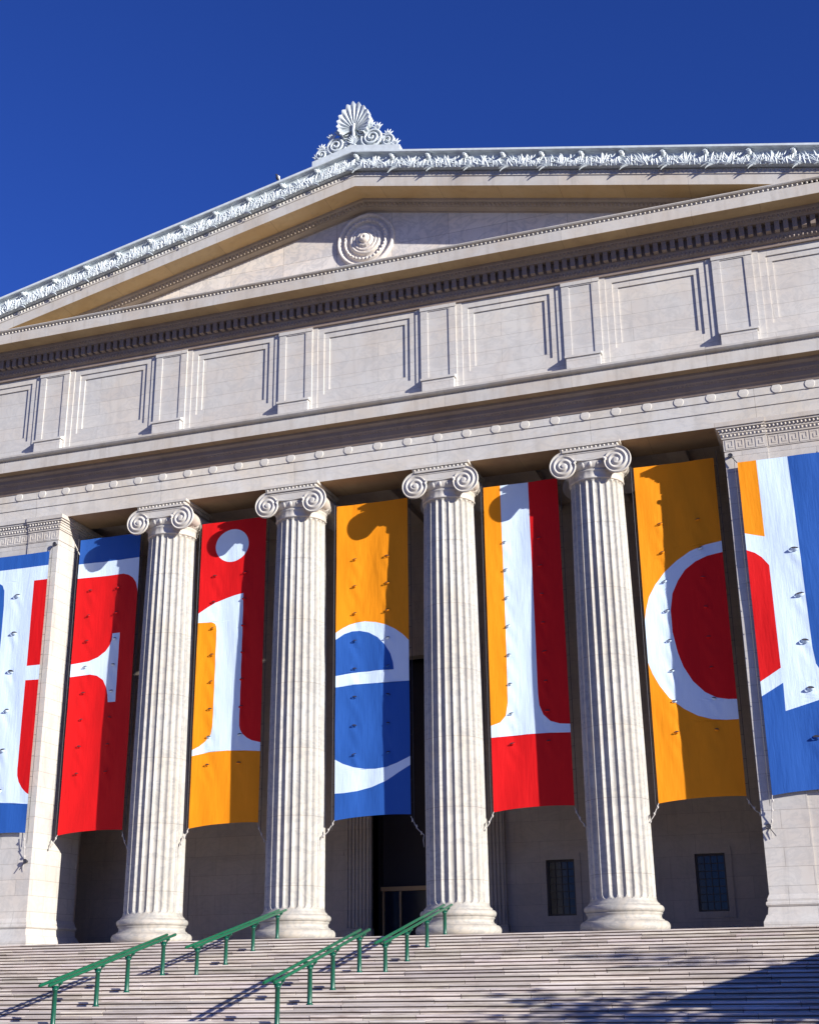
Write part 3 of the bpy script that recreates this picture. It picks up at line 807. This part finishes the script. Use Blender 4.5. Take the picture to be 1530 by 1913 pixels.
def banner(name, label, x0, x1, z0, z1, yb, base, layers, flaps, fr=.082, seed=0, ropes=(1, 1), anchors=None, bill=.10):
    rnd = random.Random(seed)
    cols_ = sorted(set(round(f[0], 1) for f in flaps))
    waves = [(rnd.uniform(3, 7), rnd.uniform(-.35, .35), rnd.uniform(0, 6), rnd.uniform(.003, .006)) for _ in range(5)]
    waves += [(rnd.uniform(14, 26), rnd.uniform(-.3, .3), rnd.uniform(0, 6), rnd.uniform(.0004, .0012)) for _ in range(5)]
    def disp(x, z):
        u_ = (x-x0)/(x1-x0); v_ = (z-z0)/(z1-z0)
        d = bill*sin(pi*min(1, max(0, u_)))*(.35+.65*sin(pi*v_))
        for a_, b_, c_, e_ in waves: d += e_*sin(a_*(x+b_*z)+c_)
        for fx, fz in flaps:                                     # gathers below each wind vent
            r2 = ((x-fx)/.15)**2
            if r2 < 9: d += .013*math.exp(-r2*.5)*math.exp(-((z-fz+.25)/.45)**2)*sin(7*(z+1.8*(x-fx)))
        hem = math.exp(-(z-z0)*1.6)
        uu = min(1, max(0, u_)); dz = (.13*(1-(1-uu)**3.5)-.045*uu**6)*hem
        return d, dz
    root = None
    col_layers = [(base, [[(x0, z0), (x1, z0), (x1, z1), (x0, z1)]])]+layers
    me = banner_cloth(col_layers, yb, disp, name)
    root = bpy.data.objects.new(name, me); COL.objects.link(root)
    tag(root, label, 'banner', 'letter banners hung across the museum front')
    for fx, fz in flaps:
        cn = base
        for c_, pls in layers:
            for pl in pls:
                if in_poly(fx, fz, pl): cn = c_
        d, dz = disp(fx, fz); m = MB(); K = 8; vs = []
        jit = rnd.uniform(.85, 1.15); tl = rnd.uniform(-.25, .25)
        for k in range(K+1):
            a_ = pi+pi*k/K
            px, pz = fr*cos(a_)*jit, fr*.75*sin(a_)
            rx, ry = fr*cos(a_)*jit, -fr*.75*abs(sin(a_))
            for q in range(4):
                t = q/3
                vs.append((px*t+rx*(1-t), (ry)*(1-t)**.7-.012, pz*t+(-.15*fr*abs(sin(a_)))*(1-t)))
        m.add(vs, [(k*4+q, k*4+q+1, (k+1)*4+q+1, (k+1)*4+q) for k in range(K) for q in range(3)], 0, True)
        hv = [(fr*cos(a2)*jit, -.006, fr*.5*sin(a2)) for a2 in [2*pi*k/12 for k in range(12)]]
        m.add(hv, [tuple(range(12))], 1)
        o = m.build('wind_vent', [CL[cn], DARK], root, (fx, yb+d-.02, fz)); o.rotation_euler = (0, tl, 0)
    # ropes from bottom corners, edge cables, top loops
    for side, xx in ((0, x0), (1, x1)):
        if anchors and anchors[side]:
            ax, ay, az = anchors[side]; m = MB()
            p0 = Vector((xx, yb, z0+.02)); p1 = Vector((ax, ay, az)); mid = (p0+p1)/2+Vector((0, -.03, -.10))
            m.tube([p0, (p0+mid)/2, mid, (p1+mid)/2, p1], .014, 6)
            for q in (.12, .45, .8):
                pq = p0.lerp(p1, q)+Vector((0, -.02, -.06)); m.tube([pq+Vector((.0, 0, .05)), pq+Vector((.02, -.02, 0)), pq+Vector((-.01, 0, -.06))], [.02, .034, .012], 6)
            m.tube([p1, p1+Vector((-.02, -.04, -.18)), p1+Vector((.0, -.02, -.40))], [.014, .016, .008], 5)
            m.build('rope', ROPE, root)
        m = MB(); ex = xx+(-.10 if side == 0 else .10)
        m.tube([(ex, yb+.02, z1+.25), (ex, yb+.02, (z0+z1)/2), (ex, yb+.02, z0-.3)], .010, 5)
        zt = z1-.3
        while zt > z0+.2:
            m.tube([(xx, yb, zt), (ex, yb+.02, zt+.015)], .008, 4); zt -= .78
        m.build('edge_cable', METAL, root)
    return root
def cvx(pts): return [tuple(p) for p in pts]
ZB_, ZT_ = 3.95, 15.65
# F, inner part
x0, x1 = -12.66, -9.90
F_w = [(x0, 14.62), (x1, 14.62), (x1, 13.15), (-9.91, 13.3), (-10.0, 13.59), (-10.15, 13.8), (-10.35, 13.94), (-10.60, 14.02), (x0, 14.02)]
F_a = [(x0, 10.50), (-11.93, 10.58), (-11.53, 10.71), (-11.21, 10.92), (-11.04, 11.14), (-10.96, 11.37), (-10.94, 11.62), (-10.61, 11.62), (-10.61, 8.89), (-10.93, 8.89), (-10.97, 9.17), (-11.06, 9.48), (-11.23, 9.79), (-11.51, 9.98), (-11.81, 10.05), (x0, 10.0)]
flp = lambda cols, n=8: [(cx_, 13.47-1.036*k) for cx_ in cols for k in range(n)]
banner('banner', 'red banner with blue top and right arm of white F, beside the left pier', x0, x1, ZB_, ZT_, 0, 'red',
       [('blue', [[(x0, 14.5), (x1, 14.5), (x1, ZT_), (x0, ZT_)]]), ('white', [F_w, F_a])], flp((-12.04, -10.81)), seed=1, anchors=((-13.02, -.02, 3.4), (-9.50, -.15, 3.3)))
# i
x0, x1 = -7.17, -4.41
I_w = [(x0, 12.02), (-6.79, 12.24), (-6.49, 12.40), (-6.03, 12.54), (-5.69, 12.62), (-5.33, 12.67), (-5.33, 7.60), (-5.29, 7.44), (-5.19, 7.28), (-5.0, 7.12), (-4.78, 7.0), (x1, 6.90), (x1, 6.58), (-5.06, 6.65), (-5.79, 6.70), (-6.53, 6.68), (x0, 6.57), (x0, 6.79), (-6.91, 6.91), (-6.66, 7.1), (-6.47, 7.35), (-6.41, 7.62), (-6.40, 11.29), (-6.42, 11.45), (-6.48, 11.57), (-6.60, 11.63), (x0, 11.65)]
I_o = [(x0, 11.75), (-6.2, 11.75), (-6.2, 7.3), (-6.5, 6.8), (x0, 6.7)]
dot = [(-5.86+.70*cos(2*pi*k/48), 14.64+.66*sin(2*pi*k/48)) for k in range(48)]
banner('banner', 'red and orange banner with a white lower-case i, between first and second column', x0, x1, ZB_, ZT_, 0, 'red',
       [('orange', [I_o, [(x0, ZB_), (x1, ZB_), (x1, 6.74), (-5.8, 6.80), (x0, 6.68)]]), ('white', [I_w, dot])], flp((-6.54, -5.28)), seed=2, anchors=((-7.42, -.15, 3.35), (-4.0, -.15, 3.3)))
# e
x0, x1 = -1.49, 1.33
e_out = [(x0, 10.71), (-1.25, 10.86), (-1.0, 10.98), (-.72, 11.05), (-.39, 11.07), (.03, 11.0), (.42, 10.87), (.77, 10.68), (1.08, 10.44), (x1, 10.18)]
e_w = e_out+[(x1, 8.70), (.44, 8.73), (-.25, 8.75), (-.81, 8.74), (x0, 8.68)]
e_c = [(x0, 10.45), (-1.17, 10.65), (-.89, 10.73), (-.6, 10.73), (-.25, 10.64), (.1, 10.43), (.38, 10.13), (.59, 9.78), (.69, 9.45), (.72, 9.18), (.03, 9.20), (-.81, 9.18), (x0, 9.10)]
e_l = [(x0, 6.08), (-1.21, 5.92), (-.8, 5.77), (-.39, 5.69), (.02, 5.67), (.43, 5.71), (.83, 5.83), (x1, 6.03), (x1, 5.72), (.9, 5.50), (.42, 5.22), (-.12, 5.03), (-.66, 4.92), (-1.14, 4.88), (x0, 4.89)]
banner('banner', 'orange and blue banner with white lower-case e, hung over the doorway', x0, x1, ZB_, ZT_, 0, 'blue',
       [('orange', [[(a_, b_-.16) for a_, b_ in e_out]+[(x1, ZT_), (x0, ZT_)]]), ('white', [e_w, e_l]), ('blue', [e_c])], flp((-.77, .50)), seed=3, anchors=((-1.92, -.15, 3.35), (1.85, -.15, 3.3)))
# l
x0, x1 = 4.27, 7.03
l_s = [(4.90, ZT_), (5.94, ZT_), (5.95, 7.9), (5.98, 7.48), (6.11, 7.14), (6.35, 6.9), (6.67, 6.79), (x1, 6.75), (x1, 6.46), (6.33, 6.50), (5.51, 6.51), (x0, 6.46), (x0, 6.87), (4.60, 6.97), (4.80, 7.2), (4.88, 7.65), (4.90, 9.24)]
banner('banner', 'orange, white and red banner with a tall white l, between third and fourth column', x0, x1, ZB_, ZT_, 0, 'orange',
       [('red', [[(5.5, ZT_), (x1, ZT_), (x1, ZB_), (x0, ZB_), (x0, 6.62), (5.5, 6.66)]]), ('white', [l_s])], flp((4.99, 6.25)), seed=4, anchors=((3.92, -.15, 3.3), (7.42, -.15, 3.3)))
# d inner
x0, x1 = 9.79, 12.57
d_w = [(x1, 12.60), (12.01, 12.54), (11.47, 12.37), (11.01, 12.1), (10.57, 11.73), (10.22, 11.3), (9.98, 10.88), (9.86, 10.45), (x0, 10.1), (x0, 8.6), (9.91, 8.22), (10.11, 7.8), (10.39, 7.38), (10.83, 6.99), (11.27, 6.72), (11.72, 6.57), (12.17, 6.51), (x1, 6.50)]
d_r = [(x1, 12.2), (12.05, 12.14), (11.64, 11.99), (11.26, 11.74), (10.99, 11.38), (10.77, 10.94), (10.67, 10.37), (10.67, 9.62), (10.79, 8.88), (10.94, 8.38), (11.21, 7.87), (11.57, 7.48), (11.93, 7.27), (12.31, 7.18), (x1, 7.16)]
banner('banner', 'orange banner with the round white bowl of a d around a red field', x0, x1, ZB_, ZT_, 0, 'orange',
       [('white', [d_w]), ('red', [d_r])], flp((10.55, 11.84)), seed=5, anchors=((9.42, -.15, 3.3), (13.02, -.02, 3.4)))
# outer F
x0, x1 = -16.15, -13.28
YO = -1.16
banner('banner', 'blue banner with thick white F stem and red strips, on the left pier', x0, x1, 3.88, 14.90, YO, 'white',
       [('blue', [[(x0, 14.33), (x1, 14.33), (x1, 14.90), (x0, 14.90)], [(x0, 3.88), (x1, 3.88), (x1, 5.0), (-13.9, 5.06), (-14.6, 5.11), (x0, 5.11)],
                  [(x0, 13.83), (-15.5, 13.79), (-15.35, 13.70), (-15.25, 13.48), (-15.2, 12.85), (-15.18, 11.5), (-15.2, 6.4), (-15.4, 5.95), (-15.8, 5.7), (x0, 5.62)]]),
        ('red', [[(-13.89, 13.75), (x1, 13.75), (x1, 10.30), (-13.88, 10.30)], [(-13.88, 9.74), (x1, 9.72), (x1, 5.36), (-13.42, 5.44), (-13.62, 5.62), (-13.78, 5.85), (-13.87, 6.1), (-13.89, 6.35)]])],
       [(-14.6, 11.68-1.53*k) for k in range(5)]+[(-14.6, 13.2)], fr=.125, seed=6, anchors=(None, (-13.28, -1.02, 3.0)), bill=.03)
x0, x1 = 13.43, 16.30
banner('banner', 'blue banner with white d stem beside red and orange strips, on the right pier', x0, x1, 3.86, 14.90, YO, 'blue',
       [('white', [[(14.04, 14.90), (15.05, 14.90), (15.08, 12.84), (15.10, 10.25), (15.12, 8.4), (15.17, 7.86), (15.32, 7.55), (15.7, 7.36), (x1, 7.30), (x1, 6.90), (15.5, 6.80), (14.10, 6.43), (14.12, 7.33), (x0, 6.95), (x0, 12.40), (14.05, 12.22)]]),
        ('red', [[(x0, 11.80), (13.68, 11.69), (13.89, 11.51), (14.09, 11.22), (14.10, 7.81), (x0, 7.42)]]), ('orange', [[(x0, 14.90), (14.04, 14.90), (14.05, 12.21), (x0, 12.38)]])],
       [(14.93, 11.68-1.53*k) for k in range(5)], fr=.13, seed=8, anchors=((13.30, -1.02, 3.0), None), bill=.03)
# hooks on the piers
def hook(x, z, sg, label):
    m = MB(); m.tube([(0, 0, 0), (0, -.14, 0)], .05, 8); m.tube([(0, -.12, .0), (sg*.10, -.13, -.15), (sg*.20, -.14, -.30)], .016, 5)
    m.tube([(.07*cos(a_*.7), -.13, .07*sin(a_*.7)) for a_ in range(10)], .02, 5)
    o = m.build('banner_hook', METAL, None, (x, -1.0, z)); tag(o, label, 'hook', 'iron hooks holding the outer banners')
hook(13.22, 15.2, 1, 'iron hook and cord at the top corner of the right pier banner')
hook(-13.12, 15.2, -1, 'iron hook and cord at the top corner of the left pier banner')
hook(13.22, 2.95, 1, 'iron ring and slack cord below the right pier banner')
hook(-13.20, 2.95, -1, 'iron ring and slack cord below the left pier banner')

# ------------------------------------------------------------------ handrails
def handrail(x, posts, ends, label):
    root = tag(empty('handrail', (x, posts[0][0], posts[0][1])), label, 'handrail', 'green double pipe handrails on the steps')
    oy, oz = posts[0][0], posts[0][1]
    (ya, za), (yb, zb) = ends
    for dx in (-.13, .13):
        m = MB(); p0, p1 = Vector((dx, ya-oy, za-oz)), Vector((dx, yb-oy, zb-oz)); d = (p1-p0).normalized()
        m.tube([p0-d*.03, p0, p1, p1+d*.03], [.030, .040, .040, .030], 10)
        m.build('rail', GREEN, root)
    slope = (zb-za)/(yb-ya)
    P0 = None
    for py, pz in posts:
        top = za+slope*(py-ya)-oz-.04
        m = MB(); q = (0, py-oy)
        b0 = pz-oz
        m.lathe([(.0, b0), (.085, b0), (.085, b0+.018), (.066, b0+.03), (.060, b0+.05), (.056, top-.17), (.075, top-.165), (.078, top-.13), (.058, top-.12), (.05, top-.06), (0, top-.06)], cx=0, cy=py-oy, n=14)
        po = m.build('post', GREEN2, root)
        m = MB()
        for sg in (-1, 1):
            m.tube([(0, py-oy, top-.14), (sg*.07, py-oy, top-.11), (sg*.12, py-oy, top-.04), (sg*.13, py-oy, top+.0)], [.024, .022, .02, .028], 6)
            m.tube([(sg*.13, py-oy-.035, top-.005-slope*.035), (sg*.13, py-oy+.035, top-.005+slope*.035)], .047, 10)
        m.tube([(-.13, py-oy, top+.0), (.13, py-oy, top+.0)], .016, 6)
        m.build('bracket', GREEN2, po)
for x, nm in ((-2.75, 'left'), (3.04, 'right')):
    zl = lambda k: -1.1715-RISE*k
    handrail(x, [(-9.40, -1.1715), (-11.25, zl(4)), (-12.70, zl(7)), (-14.55, zl(11))], [(-15.0, -1.42), (-9.0, -.09)],
             'lower green handrail on the %s, running down out of the bottom of the picture' % nm)
    handrail(x, [(-7.40, -1.1715), (-5.55, -RISE*8), (-3.66, -RISE*4), (-1.82, 0)], [(-7.85, -.40), (-1.45, .93)],
             'upper green handrail on the %s, ending beside the %s middle column base' % (nm, nm))

# ------------------------------------------------------------------ bird on the gutter
b = MB()
vs = []; 
def body(m, mi, sc, off):
    for_ = [(-.12, .012), (-.09, .035), (-.03, .060), (.04, .058), (.09, .040), (.13, .036), (.165, .040), (.19, .025), (.20, .0)]
    m.tube([(off[0]+0, off[1], off[2]+h) for h, r in for_], [r*sc for h, r in for_], 8, mi)
body(b, 0, 1.0, (0, 0, 0)); b.tube([(.0, -.03, .165), (-.045, -.07, .16)], [.014, .004], 5, 0)
b.tube([(.045, -.01, .08), (.055, -.01, 0), (.05, .0, -.15)], [.02, .045, .01], 6, 1)
b.tube([(-.02, -.02, -.09), (-.02, -.02, -.19)], .008, 4, 0); b.tube([(.02, -.02, -.09), (.02, -.02, -.19)], .008, 4, 0)
bo = b.build('bird', [BIRDD, BIRDW], None, (-3.22, -2.40, 29.735-SL*3.22+.17)); bo.rotation_euler = (0, radians(-14), 0); bo.scale = (1.15, 1.15, 1.0)
tag(bo, 'small dark and white bird perched on the sloping roof edge', 'bird')

# ------------------------------------------------------------------ neighbours right of the frame that shade the steps
def tree(x, y, z, H, spread, seed, label, leaves, lsz=.16):
    rnd = random.Random(seed); br = MB(); tips = []
    def grow(p, d, L, r, depth):
        pts = [p]; rs = [r]; q = p.copy(); dd = d.copy(); n_ = 4
        for k in range(n_):
            dd = (dd+Vector((rnd.uniform(-.18, .18), rnd.uniform(-.18, .18), rnd.uniform(-.04, .14)))).normalized()
            q = q+dd*(L/n_); pts.append(q.copy()); rs.append(r*(1-.45*(k+1)/n_))
        br.tube(pts, rs, 6 if depth > 2 else 4)
        if depth <= 1: tips.extend(pts[1:])
        if depth == 0: return
        for k in range(3 if depth > 1 else 4):
            t = rnd.choice((2, 3, 4)); a_ = rnd.uniform(0, 2*pi)
            nd = (dd+Vector((cos(a_), sin(a_), rnd.uniform(-.1, .5)))*spread).normalized()
            grow(pts[t].copy(), nd, L*rnd.uniform(.6, .78), rs[t]*.6, depth-1)
    root = tag(empty('tree', (x, y, z)), label, 'tree')
    grow(Vector((0, 0, 0)), Vector((0, 0, 1)), H*.36, H*.022, 4)
    br.build('trunk', BARK, root)
    lv = MB()
    for tp in tips:
        for k in range(leaves):
            c = tp+Vector((rnd.gauss(0, .3), rnd.gauss(0, .3), rnd.gauss(0, .25)))
            a1 = Vector((rnd.gauss(0, 1), rnd.gauss(0, 1), rnd.gauss(0, 1))).normalized(); a2 = a1.orthogonal().normalized(); s_ = lsz*rnd.uniform(.6, 1.3)
            lv.add([c-a1*s_, c+a2*s_*.5, c+a1*s_, c-a2*s_*.5], [(0, 1, 2, 3)])
    if leaves: lv.build('crown', LEAF, root)
    return root
tree(31.0, -16.5, -3.2, 13.5, .95, 12, 'nearly bare tree standing beyond the right end of the steps', 1, .14)
for sg, nm in ((1, 'right'), (-1, 'left')):
    m = MB(); x0, x1 = (18.5, 20.6) if sg > 0 else (-20.6, -18.5)
    m.box(x0, x1, -16.1, 5, -3.25, .30)
    o = m.build('cheek_wall', STONE); tag(o, 'long low marble cheek wall along the %s side of the steps' % nm, 'wall', None)
    m = MB(); m.box(x0-.1, x1+.1, -16.2, 5, .302, .56); m.build('coping', PLAIN, o)
tree(21.6, -18.3, -3.2, 7.2, .8, 5, 'small sparse tree just outside the right cheek wall', 2, .15)
